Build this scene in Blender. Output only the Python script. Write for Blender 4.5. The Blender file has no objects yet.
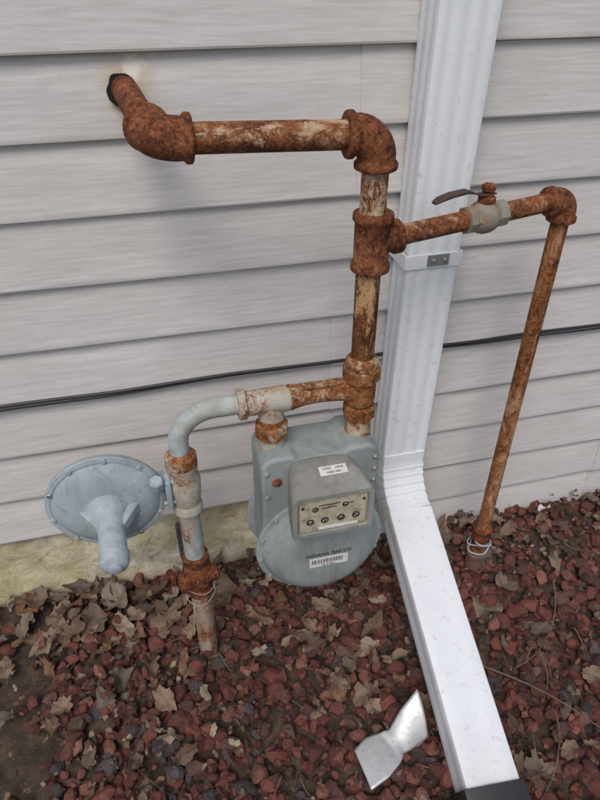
import bpy, bmesh, math, random
import numpy as np
from mathutils import Vector, Matrix, noise as mnoise
random.seed(7); rng=np.random.default_rng(7)
scene=bpy.context.scene
COL=scene.collection
PI=math.pi
# ------------------------------------------------------------------ helpers
def link(o,parent=None):
    COL.objects.link(o)
    if parent is not None:
        o.parent=parent
        o.matrix_parent_inverse=Matrix.Translation(-Vector(parent.location))
    return o
def empty(name,loc):
    e=bpy.data.objects.new(name,None); e.location=loc; e.empty_display_size=.05
    COL.objects.link(e); return e
def mesh_obj(name,verts,faces,mat,parent=None,smooth=True,ang=38,bevel=0,bseg=2,fix=True):
    me=bpy.data.meshes.new(name); me.from_pydata([tuple(v) for v in verts],[],faces)
    if fix:
        bm=bmesh.new(); bm.from_mesh(me); bmesh.ops.recalc_face_normals(bm,faces=bm.faces); bm.to_mesh(me); bm.free()
    if smooth:
        me.polygons.foreach_set('use_smooth',[True]*len(me.polygons)); me.set_sharp_from_angle(angle=math.radians(ang))
    me.materials.append(mat)
    o=bpy.data.objects.new(name,me); link(o,parent)
    if bevel>0:
        m=o.modifiers.new('b','BEVEL'); m.width=bevel; m.segments=bseg; m.limit_method='ANGLE'; m.angle_limit=math.radians(30)
    return o
def frame(d):
    d=Vector(d).normalized(); a=Vector((0,0,1)) if abs(d.z)<.9 else Vector((1,0,0))
    u=d.cross(a).normalized(); v=d.cross(u).normalized(); return d,u,v
def lathe_geo(p,axis,prof,seg=32,rot=0):
    d,u,v=frame(axis); p=Vector(p); V=[];F=[]
    for (t,r) in prof:
        for i in range(seg):
            a=rot+2*PI*i/seg; V.append(p+d*t+(u*math.cos(a)+v*math.sin(a))*r)
    n=len(prof)
    for j in range(n-1):
        for i in range(seg):
            k=(i+1)%seg; F.append((j*seg+i,j*seg+k,(j+1)*seg+k,(j+1)*seg+i))
    F.append(tuple(range(seg))[::-1]); F.append(tuple((n-1)*seg+i for i in range(seg)))
    return V,F
def lathe(name,p,axis,prof,mat,parent=None,seg=32,rot=0,**k):
    V,F=lathe_geo(p,axis,prof,seg,rot); return mesh_obj(name,V,F,mat,parent,**k)
def sweep_geo(pts,radii,seg=20):
    pts=[Vector(p) for p in pts]; n=len(pts)
    if not hasattr(radii,'__len__'): radii=[radii]*n
    T=[]
    for i in range(n):
        a=pts[max(i-1,0)]; b=pts[min(i+1,n-1)]; T.append((b-a).normalized())
    _,u,_=frame(T[0]); V=[];F=[]
    for i in range(n):
        u=(u-T[i]*u.dot(T[i])).normalized(); v=T[i].cross(u)
        for j in range(seg):
            a=2*PI*j/seg; V.append(pts[i]+(u*math.cos(a)+v*math.sin(a))*radii[i])
    for j in range(n-1):
        for i in range(seg):
            k=(i+1)%seg; F.append((j*seg+i,j*seg+k,(j+1)*seg+k,(j+1)*seg+i))
    F.append(tuple(range(seg))[::-1]); F.append(tuple((n-1)*seg+i for i in range(seg)))
    return V,F
def sweep(name,pts,radii,mat,parent=None,seg=20,**k):
    V,F=sweep_geo(pts,radii,seg); return mesh_obj(name,V,F,mat,parent,**k)
def box(name,c,s,mat,parent=None,bevel=.002,rotm=None,**k):
    V=[]
    for x in(-1,1):
        for y in(-1,1):
            for z in(-1,1):
                q=Vector((x*s[0]/2,y*s[1]/2,z*s[2]/2))
                if rotm is not None: q=rotm@q
                V.append(q+Vector(c))
    F=[(0,1,3,2),(4,6,7,5),(0,4,5,1),(2,3,7,6),(0,2,6,4),(1,5,7,3)]
    return mesh_obj(name,V,F,mat,parent,bevel=bevel,**k)
def elbow(name,c,d1,d2,mat,parent,L=.047,rb=.0275,rc=.0325,R=.032):
    """fitting at corner c, arms leave along d1 and d2"""
    c=Vector(c); d1=Vector(d1).normalized(); d2=Vector(d2).normalized()
    P=[];Rr=[]
    def add(p,r): P.append(p); Rr.append(r)
    for t,r in((L,rc*.88),(L-.0018,rc*.98),(L-.004,rc),(L-.010,rc),(L-.0145,rb)): add(c+d1*t,r)
    o=c+d1*R+d2*R
    for i in range(1,12):
        th=PI/2*i/12
        add(o-d2*R*math.cos(th)-d1*R*math.sin(th),rb*1.02)
    for t,r in((L-.0145,rb),(L-.010,rc),(L-.004,rc),(L-.0018,rc*.98),(L,rc*.88)): add(c+d2*t,r)
    return sweep(name,P,Rr,mat,parent,seg=28,ang=60)
# ------------------------------------------------------------------ materials
class NT:
    def __init__(s,name):
        s.m=bpy.data.materials.new(name); s.m.use_nodes=True; s.t=s.m.node_tree; s.n=s.t.nodes; s.l=s.t.links
        s.b=s.n['Principled BSDF']; s.tc=s.n.new('ShaderNodeTexCoord')
    def L(s,a,b): s.l.new(a,b)
    def val(s,sock,v):
        if isinstance(v,(int,float)): sock.default_value=v
        elif isinstance(v,tuple): sock.default_value=(*v,1) if len(v)==3 and sock.type=='RGBA' else v
        else: s.L(v,sock)
    def mapping(s,scale=(1,1,1),loc=(0,0,0)):
        m=s.n.new('ShaderNodeMapping'); m.inputs['Scale'].default_value=scale; m.inputs['Location'].default_value=loc
        s.L(s.tc.outputs['Object'],m.inputs['Vector']); return m.outputs[0]
    def noise(s,scale,detail=4,rough=.6,vec=None,dist=0):
        n=s.n.new('ShaderNodeTexNoise'); n.inputs['Scale'].default_value=scale; n.inputs['Detail'].default_value=detail
        n.inputs['Roughness'].default_value=rough; n.inputs['Distortion'].default_value=dist
        s.L(vec if vec is not None else s.tc.outputs['Object'],n.inputs['Vector']); return n.outputs['Fac']
    def ramp(s,fac,stops,interp='LINEAR'):
        r=s.n.new('ShaderNodeValToRGB'); e=r.color_ramp.elements; r.color_ramp.interpolation=interp
        while len(e)<len(stops): e.new(.5)
        for i,(p,c) in enumerate(stops):
            e[i].position=p; e[i].color=(c,c,c,1) if isinstance(c,(int,float)) else (*c,1)
        s.L(fac,r.inputs[0]); return r.outputs[0]
    def mix(s,f,a,b,mode='MIX'):
        m=s.n.new('ShaderNodeMix'); m.data_type='RGBA'; m.blend_type=mode
        s.val(m.inputs[0],f); s.val(m.inputs[6],a); s.val(m.inputs[7],b); return m.outputs[2]
    def math(s,op,a,b=0,c=None):
        m=s.n.new('ShaderNodeMath'); m.operation=op; s.val(m.inputs[0],a); s.val(m.inputs[1],b)
        if c is not None: s.val(m.inputs[2],c)
        return m.outputs[0]
    def bump(s,h,strength=.3,dist=.002,nrm=None):
        b=s.n.new('ShaderNodeBump'); b.inputs['Strength'].default_value=strength; b.inputs['Distance'].default_value=dist
        s.L(h,b.inputs['Height'])
        if nrm is not None: s.L(nrm,b.inputs['Normal'])
        return b.outputs[0]
    def out(s,col,rough=.6,nrm=None,metal=0,spec=None):
        s.val(s.b.inputs['Base Color'],col); s.val(s.b.inputs['Roughness'],rough); s.val(s.b.inputs['Metallic'],metal)
        if nrm is not None: s.L(nrm,s.b.inputs['Normal'])
        if spec is not None: s.b.inputs['Specular IOR Level'].default_value=spec
        return s.m
def plain(name,col,rough=.5,metal=0,var=.12,scale=40,bumps=.1):
    t=NT(name); n=t.noise(scale); c=t.mix(t.ramp(n,[(.3,0),(.7,1)]),tuple(x*(1-var) for x in col),tuple(min(1,x*(1+var)) for x in col))
    return t.out(c,rough,t.bump(n,bumps,.001),metal)
def rusty(name,paint,amount=.5,scale=26,nb=0.0,orange=.5,stretch=(1,1,1),prough=.65,soft=.05,seed=0,dark=0):
    """paint flaking off rusted iron. amount=share of rust; nb=extra rust on undersides"""
    t=NT(name); mp=t.mapping(stretch,(seed,seed*.7,0))
    n=t.noise(scale,7,.72,mp,.7); n2=t.noise(scale*.35,2,.5,mp); n3=t.noise(210,3,.7)
    f=t.math('ADD',t.math('MULTIPLY',n,.52),t.math('MULTIPLY',n2,.28)); f=t.math('ADD',f,t.math('MULTIPLY',n3,.20))
    if nb:
        g=t.n.new('ShaderNodeNewGeometry'); sx=t.n.new('ShaderNodeSeparateXYZ'); t.L(g.outputs['Normal'],sx.inputs[0])
        f=t.math('ADD',f,t.math('MULTIPLY',sx.outputs[2],-nb))
    th=.5+(.5-amount)*.32
    mask=t.ramp(f,[(max(0,th-soft*.5),0),(min(1,th+soft*.5),1)])
    halo=t.ramp(f,[(max(0,th-.09),0),(min(1,th+.02),1)])
    rn=t.noise(75,6,.78,None,.5); rn2=t.noise(14,3,.6,mp)
    k=orange
    ff=t.math('ADD',t.math('MULTIPLY',rn,.50),t.math('MULTIPLY',rn2,.24)); ff=t.math('ADD',ff,t.math('MULTIPLY',n3,.26))
    s=1-.35*dark
    rc=t.ramp(ff,[(.37,(.018*s,.010*s,.008*s)),(.445,((.070+.03*k)*s,(.024+.010*k)*s,.014*s)),(.51,((.160+.08*k)*s,(.050+.045*k)*s,.024*s)),(.57,((.26+.12*k)*s,(.092+.08*k)*s,(.042+.015*k)*s)),(.64,(.37*s,.20*s,.115*s)),(.70,(.50*s,.38*s,.27*s))])
    pn=t.noise(50,4,.65); dirty=t.ramp(t.noise(11,5,.7,mp),[(.42,0),(.68,.75)])
    pc=t.mix(t.ramp(pn,[(.3,0),(.7,1)]),tuple(c*.78 for c in paint),tuple(min(1,c*1.12) for c in paint))
    pc=t.mix(dirty,pc,(paint[0]*.72,paint[1]*.52,paint[2]*.36))
    pc=t.mix(t.math('MULTIPLY',halo,.65),pc,(.33,.15,.06))
    c=t.mix(mask,pc,rc)
    h=t.math('ADD',t.math('MULTIPLY',ff,t.math('ADD',t.math('MULTIPLY',mask,1.0),.15)),t.math('MULTIPLY',mask,-.45))
    return t.out(c,t.ramp(mask,[(0,prough),(1,.92)]),t.bump(h,1.0,.0045),0,.25)
CREAM=(.52,.46,.35)
M_heavy=rusty('rust_heavy',CREAM,1.1,30,orange=.1,seed=1,dark=.35)
M_elbow=rusty('rust_elbow',CREAM,.96,26,orange=.15,seed=4,dark=.15)
M_top=rusty('rust_top_pipe',(.47,.38,.28),.66,42,nb=.04,orange=.35,stretch=(.6,1,1),seed=2)
M_mid=rusty('rust_riser',CREAM,.58,40,orange=.4,stretch=(1,1,.5),seed=3)
M_riserdark=rusty('rust_riser_dark',(.50,.33,.17),.56,46,orange=.5,stretch=(1,1,.35),seed=8,dark=1.25)
M_orange=rusty('rust_thin',(.42,.27,.17),.62,44,orange=.55,stretch=(1,1,.3),seed=5)
M_branch=rusty('rust_branch',(.46,.37,.30),.72,36,orange=.3,seed=6,nb=.03)
M_bar=rusty('rust_bar',(.47,.42,.33),.54,34,orange=.6,seed=7)
M_barp=rusty('paint_bar',(.44,.45,.40),.34,30,orange=.7,seed=9)
M_grey=rusty('paint_pipe',(.36,.40,.39),.25,28,orange=.6,seed=10,stretch=(1,1,.5))
M_greyr=rusty('paint_pipe_rust',(.36,.37,.34),.44,28,orange=.4,seed=11,stretch=(1,1,.6))
M_nut=rusty('rust_nut',(.42,.38,.30),.66,34,orange=.6,seed=12)
M_brass=rusty('valve_body_paint',(.24,.24,.20),.30,36,orange=.2,seed=13)
def meterpaint(name,col):
    t=NT(name); n=t.noise(7,4,.6); n2=t.noise(120,3,.6); sp=t.noise(42,6,.78)
    c=t.mix(t.ramp(n,[(.35,0),(.7,1)]),tuple(x*.80 for x in col),tuple(x*1.12 for x in col))
    c=t.mix(t.ramp(sp,[(.57,0),(.68,.65)]),c,(.16,.135,.10))
    c=t.mix(t.ramp(sp,[(.32,.45),(.41,0)]),c,tuple(min(1,x*1.5) for x in col))
    st=t.noise(14,5,.68,t.mapping((2.5,2.5,.35))); c=t.mix(t.ramp(st,[(.47,0),(.68,.6)]),c,(col[0]*.60,col[1]*.55,col[2]*.47))
    return t.out(c,.62,t.bump(n2,.22,.0009),0,.3)
M_meter=meterpaint('meter_paint',(.265,.30,.295))
M_reg=meterpaint('regulator_paint',(.345,.405,.435))
M_hood=meterpaint('index_hood_paint',(.27,.27,.245))
def panel_mat():
    t=NT('index_panel'); n=t.noise(45,5,.7)
    c=t.ramp(n,[(.35,(.22,.19,.13)),(.5,(.40,.36,.26)),(.65,(.50,.46,.36))]); return t.out(c,.5,t.bump(n,.1,.001),0,.3)
M_panel=panel_mat()
M_black=plain('black_plastic',(.02,.02,.021),.45,0,.2,60,.1)
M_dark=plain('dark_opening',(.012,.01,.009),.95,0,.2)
M_label=plain('label_paper',(.66,.66,.63),.5,0,.12)
M_ink=plain('label_ink',(.03,.03,.03),.6)
M_steel=plain('galvanised_steel',(.42,.43,.43),.42,.75,.12,30,.1)
def shiny():
    t=NT('bright_sheet_metal'); n=t.noise(22,4,.6); s=t.noise(60,4,.7)
    c=t.mix(t.ramp(n,[(.35,0),(.7,1)]),(.50,.51,.51),(.66,.67,.67)); c=t.mix(t.ramp(s,[(.55,0),(.7,.5)]),c,(.30,.27,.24))
    return t.out(c,t.ramp(s,[(.3,.42),(.7,.6)]),t.bump(n,.15,.002),.55)
M_shiny=shiny()
M_lever=plain('lever_vinyl',(.05,.028,.022),.6,0,.4,60,.3)
M_wire=plain('tie_wire',(.42,.50,.55),.5)
M_string=plain('string',(.40,.34,.25),.8)
def siding_mat():
    t=NT('vinyl_siding')
    g1=t.noise(9,6,.66,t.mapping((1.0,1,16)),.6); g2=t.noise(24,5,.65,t.mapping((.8,1,22)))
    big=t.noise(2.2,3,.5)
    c=t.mix(t.ramp(g1,[(.36,0),(.64,1)]),(.495,.470,.455),(.615,.590,.575))
    c=t.mix(t.ramp(g2,[(.5,0),(.74,.45)]),c,(.455,.428,.410))
    c=t.mix(t.ramp(big,[(.4,0),(.75,.3)]),c,(.515,.485,.455))
    d=t.n.new('ShaderNodeVectorMath'); d.operation='DISTANCE'; t.L(t.tc.outputs['Object'],d.inputs[0]); d.inputs[1].default_value=(-.002,-.01,1.218)
    dd=t.math('ADD',d.outputs['Value'],t.math('MULTIPLY',t.math('SUBTRACT',t.noise(28,4,.65),.5),.07))
    c=t.mix(t.ramp(dd,[(.012,.7),(.03,.38),(.058,0)]),c,(.48,.35,.16))
    d2=t.n.new('ShaderNodeVectorMath'); d2.operation='DISTANCE'; t.L(t.tc.outputs['Object'],d2.inputs[0]); d2.inputs[1].default_value=(.010,-.01,1.238)
    d3=t.math('ADD',d2.outputs['Value'],t.math('MULTIPLY',t.math('SUBTRACT',t.noise(40,4,.65),.5),.05))
    c=t.mix(t.ramp(d3,[(.010,.8),(.024,0)]),c,(.74,.73,.66))
    dirt=t.noise(70,4,.75); c=t.mix(t.ramp(dirt,[(.64,0),(.76,.4)]),c,(.30,.28,.26))
    h=t.math('ADD',g1,t.math('MULTIPLY',g2,.6))
    return t.out(c,.6,t.bump(h,.22,.0012),0,.25)
M_siding=siding_mat()
def foam_mat():
    t=NT('foundation_coating'); n=t.noise(20,7,.74,None,.5); n2=t.noise(6,3,.6); v=t.noise(60,5,.7)
    c=t.ramp(n,[(.34,(.17,.14,.10)),(.43,(.43,.38,.27)),(.54,(.61,.56,.43)),(.68,(.70,.67,.56))])
    c=t.mix(t.ramp(n2,[(.40,0),(.55,.5)]),c,(.52,.43,.20))
    c=t.mix(t.ramp(n2,[(.30,.6),(.40,0)]),c,(.36,.34,.30))
    h=t.math('ADD',n,t.math('MULTIPLY',v,.4)); return t.out(c,.9,t.bump(h,.8,.010))
M_foam=foam_mat()
def white_mat():
    t=NT('white_aluminium'); n=t.noise(6,4,.6,t.mapping((2,2,.5))); s=t.noise(60,4,.75)
    c=t.mix(t.ramp(n,[(.45,0),(.75,.5)]),(.72,.745,.775),(.63,.64,.65))
    c=t.mix(t.ramp(s,[(.58,0),(.70,.5)]),c,(.42,.38,.34))
    sx=t.n.new('ShaderNodeSeparateXYZ'); t.L(t.tc.outputs['Object'],sx.inputs[0])
    lo=t.ramp(sx.outputs[2],[(.0,.9),(.14,.0)]); c=t.mix(t.math('MULTIPLY',lo,s),c,(.28,.19,.14))
    return t.out(c,.42,t.bump(s,.05,.0006),0,.4)
M_white=white_mat()
def attr_mat(name,rough,scale,bs,bd,var=.35):
    t=NT(name); a=t.n.new('ShaderNodeAttribute'); a.attribute_name='Col'
    n=t.noise(scale,4,.75); c=t.mix(t.ramp(n,[(.3,var),(.62,0)]),a.outputs['Color'],(.012,.009,.008))
    c=t.mix(t.ramp(t.noise(scale*.7,3,.6,t.mapping((1,1,1),(3,1,2))),[(.55,0),(.8,var*.8)]),c,(.30,.22,.18))
    return t.out(c,rough,t.bump(n,bs,bd),0,.3)
M_rock=attr_mat('lava_rock',.9,160,.9,.003)
M_leaf=attr_mat('dry_leaf',.75,60,.35,.002,.4)
def ground_mat():
    t=NT('soil'); n=t.noise(18,6,.7); n2=t.noise(3,3,.6); f=t.noise(150,4,.7)
    c=t.ramp(n,[(.3,(.022,.014,.010)),(.5,(.065,.044,.030)),(.7,(.14,.10,.068))])
    c=t.mix(t.ramp(n2,[(.5,0),(.7,.35)]),c,(.075,.072,.038))
    sx=t.n.new('ShaderNodeSeparateXYZ'); t.L(t.tc.outputs['Object'],sx.inputs[0])
    gr=t.ramp(t.math('MULTIPLY',sx.outputs[1],-.2),[(.36,0),(.46,1)])
    gc=t.ramp(t.noise(40,4,.7),[(.3,(.03,.045,.015)),(.7,(.11,.13,.05))]); c=t.mix(gr,c,gc)
    return t.out(c,.95,t.bump(t.math('ADD',n,f),.9,.008))
M_soil=ground_mat()

# ------------------------------------------------------------------ ground
def gh(x,y):
    if y>-.0: y=0
    h=.014*mnoise.noise(Vector((x*3,y*3,.3)))+.007*mnoise.noise(Vector((x*9,y*9,1.3)))
    return h-.004
xs=[-60,-20,-8,-4]+list(np.arange(-2.4,3.2,.05))+[4,8,20,60]
ys=[-60,-20,-8,-4]+list(np.arange(-2.4,.3,.05))+[1,8,20,60]
V=[(x,y,gh(x,y)) for y in ys for x in xs]; nx=len(xs)
F=[(j*nx+i,j*nx+i+1,(j+1)*nx+i+1,(j+1)*nx+i) for j in range(len(ys)-1) for i in range(nx-1)]
mesh_obj('ground',V,F,M_soil,None,fix=False)

# rocks
def rock_bases(n):
    out=[]
    bm=bmesh.new(); bmesh.ops.create_icosphere(bm,subdivisions=2,radius=1)
    bv=np.array([v.co[:] for v in bm.verts]); bf=np.array([[v.index for v in f.verts] for f in bm.faces]); bm.free()
    for i in range(n):
        v=bv.copy()
        for k in range(9):
            nn=rng.normal(size=3); nn/=np.linalg.norm(nn); d=rng.uniform(.45,.8)
            s=np.maximum(0,v@nn-d); v=v-s[:,None]*nn[None,:]
        v*=np.array([1,rng.uniform(.65,.95),rng.uniform(.55,.85)])
        v+=rng.normal(scale=.04,size=v.shape)
        out.append(v)
    return out,bf
def rand_rot(n):
    q=rng.normal(size=(n,4)); q/=np.linalg.norm(q,axis=1)[:,None]; w,x,y,z=q.T
    return np.stack([1-2*(y*y+z*z),2*(x*y-z*w),2*(x*z+y*w),2*(x*y+z*w),1-2*(x*x+z*z),2*(y*z-x*w),2*(x*z-y*w),2*(y*z+x*w),1-2*(x*x+y*y)],axis=1).reshape(n,3,3)
bases,bf=rock_bases(30)
pts=[]
def dens(x,y):
    n=mnoise.noise(Vector((x*5,y*5,7)))*.5
    d=(x+.35)/.18+n
    if x<-.10: return max(.10,min(1,.5+d))
    return 1
N=14000
for i in range(N):
    x=random.uniform(-1.1,1.75); y=random.uniform(-1.35,-.005)
    if random.random()>dens(x,y): continue
    lay=random.random()
    s=random.choice([.008,.011,.014,.017,.019,.023,.027])*random.uniform(.8,1.15)
    pts.append((x,y,gh(x,y)+(.004 if lay<.5 else .016+random.uniform(0,.010)),s))
pts=np.array(pts); n=len(pts); R=rand_rot(n); nv=len(bases[0])
bi=rng.integers(0,30,n); B=np.array(bases)[bi]
VV=np.einsum('nij,nvj->nvi',R,B)*pts[:,3][:,None,None]; VV[:,:,2]*=.8; VV+=pts[:,None,:3]
VV=VV.reshape(-1,3); FF=(bf[None]+ (np.arange(n)*nv)[:,None,None]).reshape(-1,3)
pal=np.array([(.135,.046,.036),(.17,.062,.046),(.095,.036,.030),(.075,.040,.036),(.072,.058,.058),(.22,.092,.070),(.125,.045,.036),(.13,.075,.058),(.16,.054,.040),(.10,.048,.042),(.15,.050,.038),(.115,.040,.032)])
rc=pal[rng.integers(0,len(pal),n)]*rng.uniform(.65,1.25,(n,1))
def big_mesh(name,VV,FF,cols,mat,smooth=False):
    me=bpy.data.meshes.new(name); me.vertices.add(len(VV)); me.vertices.foreach_set('co',VV.astype(np.float32).ravel())
    k=FF.shape[1]; me.loops.add(FF.size); me.loops.foreach_set('vertex_index',FF.astype(np.int32).ravel())
    me.polygons.add(len(FF)); me.polygons.foreach_set('loop_start',(np.arange(len(FF))*k).astype(np.int32))
    me.update(calc_edges=True); me.validate()
    me.polygons.foreach_set('use_smooth',[smooth]*len(me.polygons))
    a=me.color_attributes.new('Col','FLOAT_COLOR','POINT'); c=np.ones((len(VV),4),np.float32); c[:,:3]=cols; a.data.foreach_set('color',c.ravel())
    me.materials.append(mat); o=bpy.data.objects.new(name,me); COL.objects.link(o); return o
big_mesh('lava_rock_mulch',VV,FF,np.repeat(rc,nv,axis=0),M_rock)

# leaves
def leaf(cx,cy,cz,size,col,lobes,elong,curl,tilt):
    seg=36; rings=4; th=np.linspace(0,2*PI,seg,endpoint=False); ph=random.random()*6
    if lobes:
        nl=random.choice([2.5,2.5,3.5]); dp=random.uniform(.18,.36)
        r=(1-dp)+dp*np.abs(np.cos(th*nl))**.7; r*=(.82+.18*np.cos(th)); r+=.04*np.cos(th*13+ph)
    else: r=1/np.sqrt((np.cos(th))**2+(np.sin(th)/random.uniform(.42,.7))**2)*(.92+.08*np.cos(th*9+ph))
    r=r*(1+rng.normal(scale=.06,size=seg))
    V=[(0,0,0)]; C=[col*.75]
    k1=curl*random.uniform(-.8,1.2); k2=curl*random.uniform(.2,1.7)
    rn=np.cumsum(rng.normal(scale=.07,size=seg)); rn-=np.linspace(0,rn[-1],seg)
    for k in range(1,rings+1):
        f=k/rings
        for j in range(seg):
            x=math.cos(th[j])*r[j]*f; y=math.sin(th[j])*r[j]*f*elong
            z=k1*x*x+k2*y*y+.18*math.sin(3*th[j]+ph)*f*f+rn[j]*f*f*1.1-.05*math.exp(-(y*14)**2)
            V.append((x,y,z)); sh=1-.28*math.exp(-(y*12)**2)-.12*abs(math.sin(th[j]*5))*f
            C.append(col*sh)
    V=np.array(V)*size
    a=random.random()*6.28; Rz=np.array([[math.cos(a),-math.sin(a),0],[math.sin(a),math.cos(a),0],[0,0,1]])
    b=random.gauss(0,tilt); c=random.gauss(0,tilt)
    Rx=np.array([[1,0,0],[0,math.cos(b),-math.sin(b)],[0,math.sin(b),math.cos(b)]]); Ry=np.array([[math.cos(c),0,math.sin(c)],[0,1,0],[-math.sin(c),0,math.cos(c)]])
    V=V@(Rz@Rx@Ry).T+np.array([cx,cy,cz])
    F=[]
    for j in range(seg):
        k=(j+1)%seg; F.append((0,1+j,1+k,1+k))
        for q in range(rings-1):
            A=1+q*seg;Bq=1+(q+1)*seg; F.append((A+j,Bq+j,Bq+k,A+k))
    return V,F,C
LV=[];LF=[];LC=[];off=0
lp=[(.29,.215,.150),(.24,.165,.11),(.18,.115,.075),(.33,.265,.195),(.14,.085,.058),(.22,.15,.10),(.20,.15,.11),(.10,.062,.045),(.15,.115,.09),(.21,.11,.06)]
def addleaf(x,y,s,z=None,col=None,lobes=None,tilt=.3):
    global off
    col=np.array(col if col is not None else random.choice(lp))*random.uniform(.70,1.12)
    if lobes is None: lobes=random.random()<.35
    V,F,C=leaf(x,y,(gh(x,y)+.028+random.uniform(0,.016)) if z is None else z,s,col,lobes,random.uniform(.6,1),.6,tilt)
    LV.append(V); LF.extend([tuple(i+off for i in f) for f in F]); LC.extend(C); off+=len(V)
hero=[(.226,-.296,.054,1),(.335,-.466,.044,1),(.278,-.42,.042,1),(.694,-.324,.050,1),(-.146,-.278,.046,0),(.618,-.71,.042,1),(-.054,-.304,.040,1),(-.36,-.091,.05,1),(-.211,-.067,.056,1),(-.27,-.12,.048,0),(.13,-.20,.045,0),(.05,-.12,.05,1),(.36,-.36,.040,1),(.30,-.22,.045,0),(.78,-.09,.04,1),(.68,-.06,.045,1),(.86,-.06,.04,0),(-.05,-.10,.045,0),(.42,-.40,.035,0),(-.13,-.13,.06,0),(-.20,-.16,.055,0),(.02,-.17,.05,1),(-.38,-.16,.05,0),(.40,-.30,.045,0),(-.12,-.36,.04,1)]
for x,y,s,l in hero: addleaf(x,y,s,col=random.choice(lp[:4]+lp[5:7]),lobes=bool(l),tilt=.25)
cnt=0
while cnt<640:
    x=random.uniform(-1.2,1.8); y=random.uniform(-1.4,-.008)
    p=.13
    if y>-.22: p=.8 if x<.45 else .5
    if y>-.22 and x<.1: p=1.0
    if x<-.05 and y<-.1: p=max(p,.45)
    if x>.62: p=max(p,.24)
    if .1<x<.5 and -.50<y<-.22: p=max(p,.42)
    if random.random()>p: continue
    s=random.uniform(.012,.037)
    if y>-.2 and x<.1 and random.random()<.4: s=random.uniform(.03,.052)
    addleaf(x,y,s); cnt+=1
for i in range(2000):   # crumbs
    x=random.uniform(-.9,1.5); y=random.uniform(-1.0,-.01)
    if not(x<.0 or y>-.25 or random.random()<.4): continue
    addleaf(x,y,random.uniform(.003,.011),tilt=.6)
for x,y in((-.20,-.44),(-.02,-.46),(.02,-.5),(-.09,-.29)): addleaf(x,y,.015,col=(.42,.36,.22),lobes=False)
addleaf(1.03,-.055,.034,col=(.75,.72,.72),lobes=True,tilt=.5)
LVn=np.concatenate(LV)
me=bpy.data.meshes.new('leaf_litter'); me.from_pydata(LVn.tolist(),[],[f if f[2]!=f[3] else f[:3] for f in LF])
a=me.color_attributes.new('Col','FLOAT_COLOR','POINT'); c=np.ones((len(LVn),4),np.float32); c[:,:3]=np.array(LC); a.data.foreach_set('color',c.ravel())
me.polygons.foreach_set('use_smooth',[True]*len(me.polygons)); me.materials.append(M_leaf); COL.objects.link(bpy.data.objects.new('leaf_litter',me))
# twigs
TV=[];TF=[]
def addtube(Vv,Ff,TV,TF):
    o=len(TV); TV.extend(Vv); TF.extend([tuple(i+o for i in f) for f in Ff])
def twig(x,y,a,L,r):
    P=[];k=random.uniform(-.6,.6)
    for i in range(9):
        t=i/8; P.append((x+math.cos(a+k*t)*L*t,y+math.sin(a+k*t)*L*t,gh(x,y)+.030+.012*math.sin(t*5+x*9)))
    addtube(*sweep_geo(P,[r*(1-.6*i/8) for i in range(9)],6),TV,TF)
for i in range(190): twig(random.uniform(-1,1.6),random.uniform(-1.2,-.10),random.uniform(3.3,6.1),random.uniform(.03,.10),random.uniform(.0006,.0016))
twig(.60,-.44,-.75,.36,.0024); twig(.72,-.60,-1.9,.3,.0020); twig(.9,-.30,-1.9,.3,.002)
M_twig=plain('twig_bark',(.15,.105,.075),.9,0,.3)
mesh_obj('fallen_twigs',TV,TF,M_twig,None)

# ------------------------------------------------------------------ wall
wall=empty('house_wall',(0,0,0))
CH=.127; Z0=1.26
SV=[];SF=[]
def course(zb,x0,x1,off):
    prof=[(.0,zb+.003),(-.0125-off,zb+.0005),(-.0155-off,zb+.0015),(-.0165-off,zb+.005),(-.0155-off,zb+.012),(-.0105-off,zb+.06),(-.0035-off,zb+CH-.001),(-.001,zb+CH+.004)]
    n=max(2,int((x1-x0)/.08)); base=len(SV)
    for i in range(n+1):
        x=x0+(x1-x0)*i/n
        for j,(y,z) in enumerate(prof):
            w=.0022*mnoise.noise(Vector((x*2.2,zb*9,j*.15))) if 0<j<7 else 0
            dz=.0012*mnoise.noise(Vector((x*1.5,zb*5,3)))
            SV.append((x,y+w,z+dz))
    m=len(prof)
    for i in range(n):
        for j in range(m-1):
            a=base+i*m+j; SF.append((a,a+m,a+m+1,a+1))
    for e in (0,n):
        SF.append(tuple(base+e*m+j for j in range(m)))
seams={1:[.406],2:[.406],5:[.367],6:[.367],3:[-.9,1.5],4:[-.9,1.5],7:[1.3],8:[1.3],9:[1.2],10:[1.2],0:[-.75,1.35],-1:[-.75,1.35]}
for k in range(-13,11):
    zb=Z0-CH*k; x0=-3.0; x1=4.0
    if k>8: x0=.42
    s=[x0]+[q for q in seams.get(k,[random.uniform(-2,-.9),random.uniform(1.3,3)]) if q>x0]+[x1]
    for i in range(len(s)-1): course(zb,s[i]-(.0 if i==0 else .012),s[i+1],.0024*(i%2))
mesh_obj('siding',SV,SF,M_siding,wall,ang=25,fix=True)
box('wall_sheathing',(.5,.10,1.60),(7,.19,2.7),plain('sheathing',(.3,.25,.18),.9),wall,bevel=0)
fx=np.arange(-3,.44,.015); fz=np.arange(-.12,.262,.015); V=[]
for z in fz:
    for x in fx:
        b=mnoise.fractal(Vector((x*9,z*9,2)),1.0,2.0,5)
        V.append((x,.006-.012*b,z))
m=len(fx); F=[(j*m+i,j*m+i+1,(j+1)*m+i+1,(j+1)*m+i) for j in range(len(fz)-1) for i in range(m-1)]
mesh_obj('foundation',V,F,M_foam,wall,ang=80)
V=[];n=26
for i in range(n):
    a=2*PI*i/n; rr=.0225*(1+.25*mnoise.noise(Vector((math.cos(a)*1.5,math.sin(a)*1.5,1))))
    V.append((-.0125+rr*math.cos(a),-.0190,1.207+rr*1.15*math.sin(a)))
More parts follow.
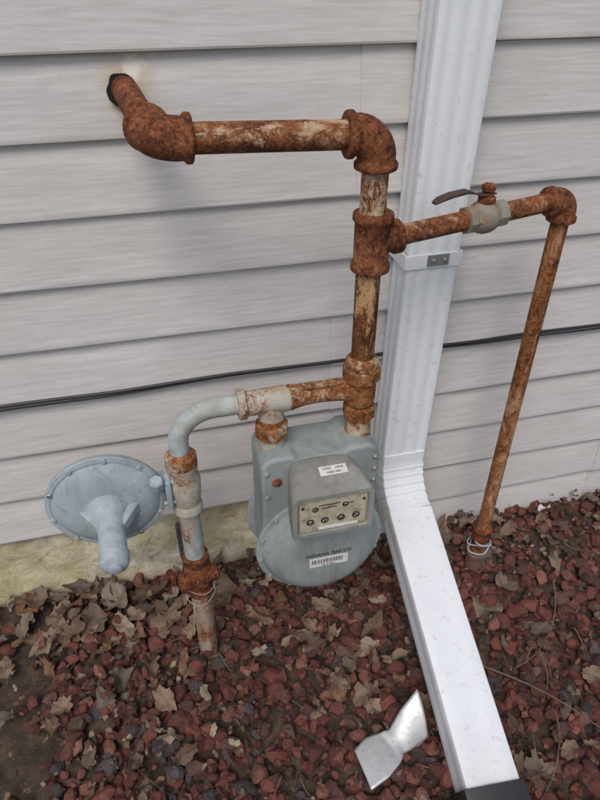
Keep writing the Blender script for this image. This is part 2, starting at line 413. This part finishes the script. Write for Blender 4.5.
mesh_obj('pipe_opening',V,[tuple(range(n))],M_dark,wall)

# ------------------------------------------------------------------ main piping
YP=-.245; XR=.343
pipe=empty('gas_pipe',(XR,YP,.75))
E1=Vector((.022,YP,1.183)); H=Vector((-.012,.02,1.212)); E2=Vector((XR,YP,1.172)); T=Vector((XR+.002,YP,1.008))
dE=(E2-E1).normalized(); dH=(H-E1).normalized()
sweep('wall_stub',[E1+dH*.03,H],.021,M_elbow,pipe,28)
elbow('wall_elbow',E1,dH,dE,M_elbow,pipe,L=.052,rb=.029,rc=.0335,R=.034)
sweep('top_pipe',[E1+dE*.03+(E2-E1)*.8*(i/20) for i in range(21)]+[E2-dE*.03],.021,M_top,pipe,32)
elbow('riser_elbow',E2,-dE,(0,0,-1),M_elbow,pipe,L=.050,rb=.029,rc=.0335,R=.034)
lathe('riser_upper',(XR,YP,1.03),(0,0,1),[(0,.021),(.12,.021)],M_mid,pipe)
def coupling(name,p,ax,L,rb,rc,mat,par,b=.010):
    lathe(name,Vector(p)-Vector(ax).normalized()*L/2,ax,[(0,rc*.88),(.0018,rc*.98),(.004,rc),(b,rc),(b+.004,rb),(L-b-.004,rb),(L-b,rc),(L-.004,rc),(L-.0018,rc*.98),(L,rc*.88)],mat,par,ang=60)
coupling('riser_tee',T,(0,0,1),.098,.029,.033,M_heavy,pipe,.012)
BE=Vector((.738,-.178,1.026)); dB=(BE-T).normalized()
lathe('tee_branch',T+dB*.012,dB,[(0,.023),(.022,.024),(.026,.028),(.037,.028),(.039,.025)],M_heavy,pipe)
lathe('riser_lower',(XR,YP,.775),(0,0,1),[(0,.021),(.20,.021)],M_riserdark,pipe)
lathe('union_nut',(XR,YP,.742),(0,0,1),[(0,.030),(.002,.036),(.026,.036),(.030,.030)],M_nut,pipe,seg=8,rot=.3,smooth=False,bevel=.0015)
lathe('union_collar',(XR,YP,.770),(0,0,1),[(0,.031),(.012,.031),(.018,.027),(.022,.022)],M_bar,pipe)
# meter bar
bar=empty('meter_bar',(.25,YP,.72))
lathe('bar_end',(XR,YP,.69),(0,0,1),[(0,.026),(.012,.029),(.052,.029),(.058,.026)],M_bar,bar)
lathe('outlet_nut',(XR,YP,.655),(0,0,1),[(0,.027),(.003,.032),(.026,.032),(.030,.028)],M_nut,bar,seg=8,rot=.2,smooth=False,bevel=.0015)
lathe('outlet_neck',(XR,YP,.612),(0,0,1),[(0,.026),(.02,.025),(.05,.025)],M_bar,bar)
V,F=sweep_geo([(.205+.125*i/10,YP,.722) for i in range(11)],[.025,.022,.0195,.0185,.018,.018,.0185,.0195,.021,.023,.025],24)
mesh_obj('bar_web',V,F,M_bar,bar)
box('bar_rib',(.262,YP-.002,.7425),(.13,.018,.010),M_bar,bar,.004)
lathe('inlet_tee',(.108,YP,.722),(1,0,0),[(0,.026),(.002,.0295),(.014,.0295),(.017,.024),(.04,.024),(.09,.0255),(.10,.022)],M_barp,bar)
lathe('inlet_neck',(.170,YP,.615),(0,0,1),[(0,.024),(.10,.024)],M_barp,bar)
lathe('inlet_nut',(.170,YP,.640),(0,0,1),[(0,.027),(.003,.0325),(.028,.0325),(.032,.026),(.045,.0265)],M_nut,bar,seg=8,rot=.1,smooth=False,bevel=.0015)

# branch
br=empty('gas_branch_pipe',(.738,-.178,0))
sweep('branch_horizontal',[T+dB*.03+(BE-T-dB*.05)*(i/16) for i in range(17)],.0168,M_branch,br,28)
elbow('branch_elbow',BE,-dB,(0,0,-1),M_elbow,br,L=.042,rb=.0230,rc=.027,R=.026)
sweep('branch_drop',[(.738,-.178,1.0-.05*i) for i in range(19)]+[(.738,-.178,.04)],.0165,M_orange,br,28)
coupling('drop_coupling',(.738,-.178,.142),(0,0,1),.045,.0235,.0255,M_heavy,br,.008)
lathe('ground_sleeve',(.738,-.178,-.05),(0,0,1),[(0,.027),(.118,.027),(.12,.019)],plain('sleeve_brown',(.16,.09,.065),.8,0,.4),br)
P=[(.738+.026*math.cos(a)*(1+.18*math.sin(a*2.3)),-.178+.026*math.sin(a)*(1+.18*math.sin(a*1.7)),.084+.0022*a+.008*math.sin(a*1.3)) for a in np.linspace(0,19,110)]
sweep('tie_wire',P,.0016,M_wire,br,6)
vc=T+dB*((.561-T.x)/dB.x); valve=empty('shutoff_valve',vc)
lathe('valve_body',vc-dB*.040,dB,[(0,.020),(.001,.0235),(.014,.0235),(.017,.021),(.026,.0255),(.040,.028),(.054,.0255),(.063,.021),(.066,.0235),(.079,.0235),(.080,.020)],M_brass,valve,seg=8,ang=25)
lathe('valve_ball_housing',vc-dB*.020,dB,[(0,.021),(.006,.026),(.014,.0285),(.026,.0285),(.034,.026),(.040,.021)],M_brass,valve)
lathe('valve_stem',vc+Vector((0,0,.018)),(0,0,1),[(0,.015),(.016,.015),(.017,.010),(.024,.010)],M_heavy,valve)
lathe('valve_nut',vc+Vector((0,0,.044)),(0,0,1),[(0,.010),(.001,.012),(.010,.012),(.012,.009)],M_heavy,valve,seg=6,smooth=False)
LP=[(.012,.040),(-.010,.040),(-.020,.041),(-.032,.047),(-.045,.051),(-.075,.050),(-.098,.046),(-.108,.042)]
V=[];side=Vector((-dB.y,dB.x,0))
for i,(s,z) in enumerate(LP):
    w=[.010,.010,.008,.008,.009,.0095,.009,.006][i]; h=[.0025,.0025,.0025,.003,.005,.0055,.005,.004][i]
    p=vc+dB*s+Vector((0,0,z))
    for a,b in((-w,-h/2),(w,-h/2),(w,h/2),(-w,h/2)): V.append(p+side*a+Vector((0,0,b)))
F=[(0,1,2,3),tuple(4*7+i for i in(3,2,1,0))]
for i in range(7):
    for j in range(4):
        k=(j+1)%4; F.append((4*i+j,4*i+k,4*i+4+k,4*i+4+j))
mesh_obj('valve_lever',V,F,M_lever,valve,bevel=.0015)

# ------------------------------------------------------------------ regulator riser
XL=-.005
ris=empty('gas_service_riser',(XL,YP,0))
lathe('service_pipe',(XL,YP,-.05),(0,0,1),[(0,.0225),(.30,.0225)],M_greyr,ris)
lathe('service_pipe_upper',(XL,YP,.33),(0,0,1),[(0,.0215),(.18,.0215)],M_grey,ris)
lathe('stop_valve_body',(XL,YP,.225),(0,0,1),[(0,.025),(.002,.0285),(.018,.0285),(.024,.025),(.040,.031),(.062,.034),(.082,.031),(.098,.025),(.104,.0285),(.122,.0285),(.126,.024)],M_heavy,ris)
lathe('stop_valve_plug',(XL+.045,YP-.01,.290),(-1,-.15,0),[(0,.010),(.004,.016),(.016,.018),(.072,.019),(.078,.023),(.086,.023),(.090,.014)],M_heavy,ris)
box('stop_valve_wing',(XL-.052,YP-.012,.293),(.012,.016,.034),M_heavy,ris,.003)
P=[(XL+.031*math.cos(a)*(1+.1*math.sin(a*2.1)),YP+.031*math.sin(a)*(1+.1*math.sin(a*1.7)),.205+.0045*a+.014*math.sin(a*.9)) for a in np.linspace(0,20,120)]
P+= [(XL-.02-.001*i,YP-.028,.20-.012*i) for i in range(9)]
sweep('string_tie',P,.0009,M_string,ris,6)
P=[(XL,YP,.60+.01*i) for i in range(6)]+[(.067-.072*math.cos(a),YP,.655+.068*math.sin(a)) for a in np.linspace(.08,PI/2,14)]+[(.08+.01*i,YP,.723) for i in range(5)]
sweep('bent_pipe',P,.0185,rusty('paint_bent',(.39,.44,.44),.18,24,orange=.7,seed=14),ris,28)
lathe('riser_union',(XL,YP,.602),(0,0,1),[(0,.026),(.003,.030),(.022,.030),(.028,.025),(.034,.0205)],M_nut,ris)
lathe('regulator_tee',(XL,YP,.485),(0,0,1),[(0,.025),(.002,.0295),(.016,.0295),(.022,.026),(.045,.030),(.080,.032),(.100,.027),(.108,.0295),(.118,.0295),(.120,.026)],M_barp,ris)

reg=empty('pressure_regulator',(-.150,YP,.545))
RC=Vector((-.152,YP,.545))
V,F=lathe_geo(RC,(0,-1,0),[(-.050,.030),(-.048,.052),(-.034,.080),(-.016,.094),(-.006,.098),(-.004,.108),(0,.110),(.006,.110),(.009,.108),(.010,.098),(.016,.092),(.022,.078),(.026,.060),(.028,.045),(.0285,.02)],56)
mesh_obj('diaphragm_case',V,F,M_reg,reg,ang=30)
lathe('case_rim',RC,(0,-1,0),[(.0085,.1055),(.0105,.1045),(.0112,.1005),(.0100,.0995)],M_reg,reg,seg=56)
for i in range(10):
    a=2*PI*i/10+.2; p=RC+Vector((math.cos(a)*.1035,-.008,math.sin(a)*.1035))
    lathe('case_bolt_%d'%i,p,(0,-1,0),[(0,.0055),(.005,.0055),(.006,.004)],M_reg if i%4 else M_steel,reg,seg=6,smooth=False)
tw=Vector((.05,-1,-.10)).normalized(); tp=RC+Vector((.004,-.022,-.006))
lathe('spring_tower',tp,tw,[(0,.046),(.008,.038),(.018,.031),(.032,.0265),(.060,.0245),(.100,.024),(.101,.0265),(.118,.0265),(.127,.0235),(.132,.015),(.134,.006)],M_reg,reg,seg=40)
for s in(-1,1):
    V=[tp+Vector((s*.014,0,.0)),tp+Vector((s*.058,.002,0)),tp+tw*.050+Vector((s*.024,0,0)),tp+tw*.050+Vector((s*.008,0,0))]
    V=[v+Vector((0,0,.012)) for v in V]+[v+Vector((0,0,-.012)) for v in V]
    mesh_obj('tower_web_%d'%(s+2),V,[(0,1,2,3),(7,6,5,4),(0,4,5,1),(1,5,6,2),(2,6,7,3),(3,7,4,0)],M_reg,reg,bevel=.004,bseg=3)
lathe('tower_cap',tp+tw*.132,tw,[(0,.012),(.004,.012),(.006,.009)],M_reg,reg,seg=24)
lathe('regulator_neck',(-.10,YP+.02,.548),(1,0,0),[(0,.030),(.035,.026),(.05,.022),(.062,.022),(.064,.031),(.072,.031),(.074,.024),(.095,.024)],M_reg,reg)
box('neck_flange',(-.036,YP-.002,.552),(.012,.052,.070),M_reg,reg,.004)
for s in(-1,1): lathe('flange_bolt_%d'%(s+2),(-.048,YP-.015,.552+s*.026),(1,0,0),[(0,.006),(.03,.006)],M_steel,reg,seg=6,smooth=False)
lathe('vent_boss',(-.055,YP-.02,.575),(0,-.4,1),[(0,.014),(.022,.014),(.026,.011)],M_reg,reg,seg=6,smooth=False)

# ------------------------------------------------------------------ meter
met=empty('gas_meter',(.257,YP,.43))
MX=.255; MZ=.374
hw=.118
def arc(cx,cz,r,a0,a1,n):
    return [(cx+r*math.cos(math.radians(a0+(a1-a0)*i/n)),cz+r*math.sin(math.radians(a0+(a1-a0)*i/n))) for i in range(n+1)]
out=[]
out+=arc(MX+hw-.03,.592,.03,0,90,6); out+=[(MX+.055,.622),(MX+.045,.612),(MX-.045,.612),(MX-.055,.622)]
out+=arc(MX-hw+.03,.592,.03,90,180,6)
out+=[(MX-hw,.50)]; out+=arc(MX,MZ,.122,170,370,28); out+=[(MX+hw,.50)]
def extr(name,outl,y0,y1,mat,par,bev=.006):
    n=len(outl); V=[(x,y0,z) for x,z in outl]+[(x,y1,z) for x,z in outl]
    F=[tuple(range(n)),tuple(range(2*n-1,n-1,-1))]+[(i,(i+1)%n,n+(i+1)%n,n+i) for i in range(n)]
    return mesh_obj(name,V,F,mat,par,bevel=bev,bseg=3,ang=40)
extr('meter_case',out,-.190,-.298,M_meter,met,.010)
for nm,s,y0 in(('front_cover',-1,-.292),('rear_cover',1,-.196)):
    lathe(nm,(MX,y0,MZ),(0,s,0),[(0,.10),(.0005,.134),(.002,.137),(.008,.137),(.0105,.134),(.012,.125),(.020,.122),(.034,.112),(.044,.099),(.050,.087),(.0525,.072),(.053,.03)],M_meter,met,seg=64,ang=28)
for i in range(14):
    a=2*PI*i/14+.13
    if 45<math.degrees(a)%360<135: continue
    lathe('cover_bolt_%d'%i,(MX+.130*math.cos(a),-.300,MZ+.130*math.sin(a)),(0,-1,0),[(0,.0055),(.006,.0055),(.007,.004)],M_meter,met,seg=6,smooth=False)
for i,(z) in enumerate((.590,.560,.530)):
    lathe('case_screw_%d'%i,(MX+.108,-.296,z),(0,-1,0),[(0,.0055),(.005,.0055),(.007,.003)],M_steel,met,seg=6,smooth=False)
    if i!=1: lathe('case_screw_l%d'%i,(MX-.108,-.296,z),(0,-1,0),[(0,.0055),(.005,.0055),(.007,.003)],M_meter,met,seg=6,smooth=False)
def hood(y,w,zt,zb,r):
    pts=[]
    pts+=arc(w-r,zt-r,r,0,90,5)+arc(-w+r,zt-r,r,90,180,5)+arc(-w+.006,zb+.006,.006,180,270,3)+arc(w-.006,zb+.006,.006,270,360,3)
    return [(MX-.006+x,y,z+.010) for x,z in pts]
secs=[hood(-.285,.056,.594,.470,.030),hood(-.315,.064,.614,.480,.028),hood(-.36,.071,.613,.492,.022),hood(-.397,.076,.607,.503,.014),hood(-.404,.0755,.606,.505,.013),hood(-.404,.0670,.597,.513,.008),hood(-.398,.065,.595,.515,.007)]
V=[p for s in secs for p in s]; n=len(secs[0]); F=[]
for j in range(len(secs)-1):
    for i in range(n):
        k=(i+1)%n; F.append((j*n+i,j*n+k,(j+1)*n+k,(j+1)*n+i))
F.append(tuple(range(n))); F.append(tuple((len(secs)-1)*n+i for i in range(n)))
mesh_obj('index_hood',V,F,M_hood,met,ang=45)
HX=MX-.006; HZ=.010
box('index_panel',(HX,-.3995,.555+HZ),(.126,.003,.078),M_panel,met,.001)
for i,(dx,dz,r) in enumerate([(-.043,.542,.0075),(-.016,.542,.0075),(.015,.542,.0075),(.043,.542,.0075),(-.034,.572,.006),(.022,.574,.006)]):
    dz+=HZ
    lathe('dial_%d'%i,(HX+dx,-.401,dz),(0,-1,0),[(0,r),(.001,r),(.001,r*.75),(.0012,r*.74)],M_ink,met,seg=20)
    lathe('dial_face_%d'%i,(HX+dx,-.4022,dz),(0,-1,0),[(0,r*.55),(.0006,r*.5)],M_panel,met,seg=16)
    a=i*1.3; box('pointer_%d'%i,(HX+dx,-.4032,dz),(r*1.3,.0006,.0030),M_ink,met,0,Matrix.Rotation(a,3,'Y'))
for k,(dx,dz,w_) in enumerate(((-.008,.590,.040),(-.008,.583,.028),(.03,.586,.016))):
    box('index_print_%d'%k,(HX+dx,-.4013,dz),(w_,.0006,.0018),M_ink,met,0)
for dx in(-.057,.057): lathe('panel_screw',(HX+dx,-.401,.590),(0,-1,0),[(0,.003),(.0016,.0028)],M_ink,met,seg=10)
box('index_strip',(HX+.01,-.4015,.532),(.075,.0012,.006),M_label,met,0)
R4=Matrix.Rotation(math.radians(5),3,'X')
box('hood_label',(HX+.012,-.352,.6250),(.052,.022,.0014),M_label,met,.0003,R4)
def text(s,size,loc,mat,par,rx=90,ext=.0002):
    cu=bpy.data.curves.new('t','FONT'); cu.body=s; cu.size=size; cu.align_x='CENTER'; cu.extrude=ext
    o=bpy.data.objects.new('t',cu); COL.objects.link(o); dg=bpy.context.evaluated_depsgraph_get()
    me=bpy.data.meshes.new_from_object(o.evaluated_get(dg)); bpy.data.objects.remove(o)
    me.transform(Matrix.Translation(loc)@Matrix.Rotation(math.radians(rx),4,'X')); me.materials.clear(); me.materials.append(mat)
    o=bpy.data.objects.new('lettering',me); link(o,par)
text('UNC  1044',.0085,(HX+.012,-.3505,.6262),M_ink,met,5)
text('CUBIC FEET',.0055,(HX+.012,-.3595,.6256),M_ink,met,5)
lathe('side_plug',(MX-.088,-.294,.565),(-.1,-1,.1),[(0,.010),(.006,.010),(.008,.007)],M_elbow,met,seg=12)
box('barcode_label',(.262,-.3455,.366),(.082,.0012,.026),M_label,met,0)
x=.226
while x<.292:
    w=random.choice([.0007,.0012,.0018]); box('bar_stripe',(x,-.3464,.369),(w,.0004,.012),M_ink,met,0,smooth=False); x+=w+random.choice([.001,.0016,.0022])
text('INDIANA GAS CO',.0120,(.262,-.3456,.385),M_ink,met,90,.0004)
text('07 3 4521',.007,(.262,-.3465,.3545),M_ink,met)

# ------------------------------------------------------------------ downspout
DX=.545; DY=-.056; BX=DX-.018
ds=empty('downspout',(DX,DY,0))
def dsec(w,d,rib=.0022,kf=3,ks=2):
    hx=w/2; hy=d/2; pts=[]
    def side(a,b,nrm,L,k):
        c=.008; pts.append((a[0]+(b[0]-a[0])*c*.3/L-nrm[0]*.0014,a[1]+(b[1]-a[1])*c*.3/L-nrm[1]*.0014)); pts.append((a[0]+(b[0]-a[0])*c/L,a[1]+(b[1]-a[1])*c/L))
        if k:
            for i in range(k):
                for f,dd in((.22,0),(.34,rib),(.66,rib),(.78,0)):
                    t=(c+(L-2*c)*(i+f)/k)/L; pts.append((a[0]+(b[0]-a[0])*t-nrm[0]*dd,a[1]+(b[1]-a[1])*t-nrm[1]*dd))
        pts.append((b[0]-(b[0]-a[0])*c/L,b[1]-(b[1]-a[1])*c/L)); pts.append((b[0]-(b[0]-a[0])*c*.3/L-nrm[0]*.0014,b[1]-(b[1]-a[1])*c*.3/L-nrm[1]*.0014))
    side((-hx,hy),(hx,hy),(0,1),w,kf); side((hx,hy),(hx,-hy),(1,0),d,ks); side((hx,-hy),(-hx,-hy),(0,-1),w,kf); side((-hx,-hy),(-hx,hy),(-1,0),d,ks)
    return pts
def dsweep(name,path,w,d,pleat=None,mat=M_white,par=ds,rib=.0014,bevel=0,kf=3,ks=2,ang=25,tang=None):
    path=[Vector(p) for p in path]; n=len(path); V=[];F=[]
    base=dsec(w,d,rib,kf,ks)
    for i,p in enumerate(path):
        T_=Vector(tang[i]).normalized() if tang else (path[min(i+1,n-1)]-path[max(i-1,0)]).normalized()
        X=Vector((1,0,0)); X=(X-T_*X.dot(T_)).normalized(); N=T_.cross(X)
        if N.y>0 and abs(N.y)>abs(N.z): N=-N
        if abs(N.z)>=abs(N.y) and N.z<0: N=-N
        o=pleat[i] if pleat else 0
        for a,b in base:
            V.append(p+X*(a+math.copysign(o*.5,a))+N*(b+math.copysign(o,b)))
    m=len(base)
    for j in range(n-1):
        for i in range(m):
            k=(i+1)%m; F.append((j*m+i,j*m+k,(j+1)*m+k,(j+1)*m+i))
    F.append(tuple(range(m))); F.append(tuple((n-1)*m+i for i in range(m)))
    return mesh_obj(name,V,F,mat,par,ang=ang,bevel=bevel)
dsweep('leader',[(DX,DY,2.9),(DX,DY,1.5),(BX,DY,.37)],.110,.078)
ZB=.362
P=[(BX,DY,ZB+.03),(BX,DY,ZB+.004)];S=[.0030,.0030];TG=[(0,0,-1),(0,0,-1)]
r=.135; end=math.radians(76); NPL=6
for q in range(NPL):
    for f,o in((0.0,.0030),(.50,.0045),(.62,-.0055),(.88,-.0055)):
        a=end*(q+f)/NPL; P.append((BX,DY-r*(1-math.cos(a)),ZB-r*math.sin(a))); S.append(o); TG.append((0,-math.sin(a),-math.cos(a)))
dsweep('pleated_elbow',P,.104,.078,S,kf=0,ks=0,tang=TG,ang=15)
a=end; e=Vector((BX,DY-r*(1-math.cos(a)),ZB-r*math.sin(a))); C=Vector((.484,-.745,.052))
dirx=(C-e).normalized()
dsweep('extension',[e-dirx*.006,e+dirx*.02,e+(C-e)*.5,C],.111,.085,rib=.0012,kf=1,ks=1)
SZ=.893; SX=DX-.010
box('wall_strap',(SX,DY-.0405,SZ),(.118,.0025,.030),M_white,ds,.0008)
box('wall_strap_side',(SX-.0590,DY+.002,SZ),(.0025,.084,.030),M_white,ds,.0008)
box('wall_strap_side_r',(SX+.0590,DY+.002,SZ),(.0025,.084,.030),M_white,ds,.0008)
box('strap_plate',(SX+.008,DY-.0430,SZ+.002),(.046,.0022,.024),M_steel,ds,.0008)
for dx in(-.010,.014): lathe('strap_screw',(SX+.008+dx,DY-.044,SZ+.002),(0,-1,0),[(0,.0042),(.003,.0042),(.004,.002)],M_steel,ds,seg=8,smooth=False)
ad=empty('drain_pipe_adapter',C)
dsweep('adapter_boot',[C-dirx*.03,C+dirx*.07],.126,.098,None,M_black,ad,bevel=.006,kf=0,ks=0)
prof=[(0,.05)]
for i in range(14): prof+=[(.004+i*.016,.052),(.008+i*.016,.056),(.013+i*.016,.056),(.016+i*.016,.050)]
lathe('corrugated_pipe',C+dirx*.065,dirx,prof,M_black,ad,seg=40)

# ------------------------------------------------------------------ cable
P=[(x,-.021-.002*math.sin(x*9),.637+.005*math.sin(x*1.7+.4)+.006*mnoise.noise(Vector((x*4,0,0)))) for x in np.linspace(-3,4,160)]
cab=empty('utility_cable',(0,-.02,.637))
sweep('cable_strand',P,.0038,M_black,cab,10)
P2=[(p[0],p[1]-.001,p[2]-.0055+.004*math.sin(p[0]*5)) for p in P]
sweep('cable_strand_thin',P2,.0022,M_black,cab,8)

st=empty('conduit_stub',(-.03,-.04,0))
box('stub_box',(-.03,-.04,.17),(.028,.020,.12),plain('stub_grey',(.06,.065,.07),.6),st,.004)
lathe('stub_pipe',(-.03,-.04,-.05),(0,0,1),[(0,.009),(.18,.009)],M_black,st)

# ------------------------------------------------------------------ bent sheet metal scrap
def scrap():
    V=[];F=[]
    p0=Vector((.262,-.622,.047)); p1=Vector((.420,-.560,.052)); d=(p1-p0).normalized(); L=(p1-p0).length
    sd=Vector((-d.y,d.x,0)).normalized(); up=Vector((0,0,1)); ns,nt_=30,14
    for i in range(ns+1):
        s=i/ns
        w=np.interp(s,[0,.22,.42,.56,.75,1.0],[.040,.044,.036,.026,.038,.046])
        tw_=math.radians(np.interp(s,[0,.42,.55,.75,1.0],[-4,-2,16,34,40]))
        cz=.004*math.sin(s*7)
        a=sd*math.cos(tw_)+up*math.sin(tw_)
        for j in range(nt_+1):
            t=2*j/nt_-1
            nn=-sd*math.sin(tw_)+up*math.cos(tw_)
            sk=d*(.014*t*(1 if s>.5 else .8)*abs(2*s-1))
            V.append(p0+d*L*s+sk+a*w*t+nn*(-.008*t*t*(1 if s>.5 else .3))+up*(cz+w*math.sin(abs(tw_))*.75))
    m=nt_+1
    for i in range(ns):
        for j in range(nt_):
            a=i*m+j; F.append((a,a+m,a+m+1,a+1))
    o=mesh_obj('sheet_metal_scrap',V,F,M_shiny,None,ang=60)
    s=o.modifiers.new('s','SOLIDIFY'); s.thickness=.0012
scrap()

# ------------------------------------------------------------------ light
az=math.radians(205); el=math.radians(55)
w=bpy.data.worlds.new('World'); scene.world=w; w.use_nodes=True; nt=w.node_tree
sky=nt.nodes.new('ShaderNodeTexSky'); sky.sky_type='NISHITA'; sky.sun_disc=False; sky.sun_elevation=el; sky.sun_rotation=az
sky.dust_density=3; sky.air_density=1
bg=nt.nodes['Background']; bg.inputs['Strength'].default_value=.135; nt.links.new(sky.outputs[0],bg.inputs['Color'])
L=bpy.data.lights.new('sun','SUN'); L.energy=1.5; L.angle=math.radians(26); L.color=(1,.955,.90)
so=bpy.data.objects.new('sun',L); COL.objects.link(so)
frm=Vector((math.sin(az)*math.cos(el),math.cos(az)*math.cos(el),math.sin(el)))
so.rotation_euler=(-frm).to_track_quat('-Z','Y').to_euler()
# ------------------------------------------------------------------ camera
cam=bpy.data.cameras.new('camera'); co=bpy.data.objects.new('camera',cam); COL.objects.link(co); scene.camera=co
cam.sensor_fit='VERTICAL'; cam.sensor_height=36; cam.lens=36*620/800; cam.clip_start=.02; cam.clip_end=300
th=math.radians(36); ps=math.radians(14)
Fw=Vector((math.sin(ps)*math.cos(th),math.cos(ps)*math.cos(th),-math.sin(th))); Rt=Vector((math.cos(ps),-math.sin(ps),0)); Up=Rt.cross(Fw)
m=Matrix((Rt,Up,-Fw)).transposed().to_4x4(); m.translation=Vector((0,-1.15,1.39)); co.matrix_world=m
scene.view_settings.view_transform='Standard'; scene.view_settings.look='None'; scene.view_settings.exposure=0
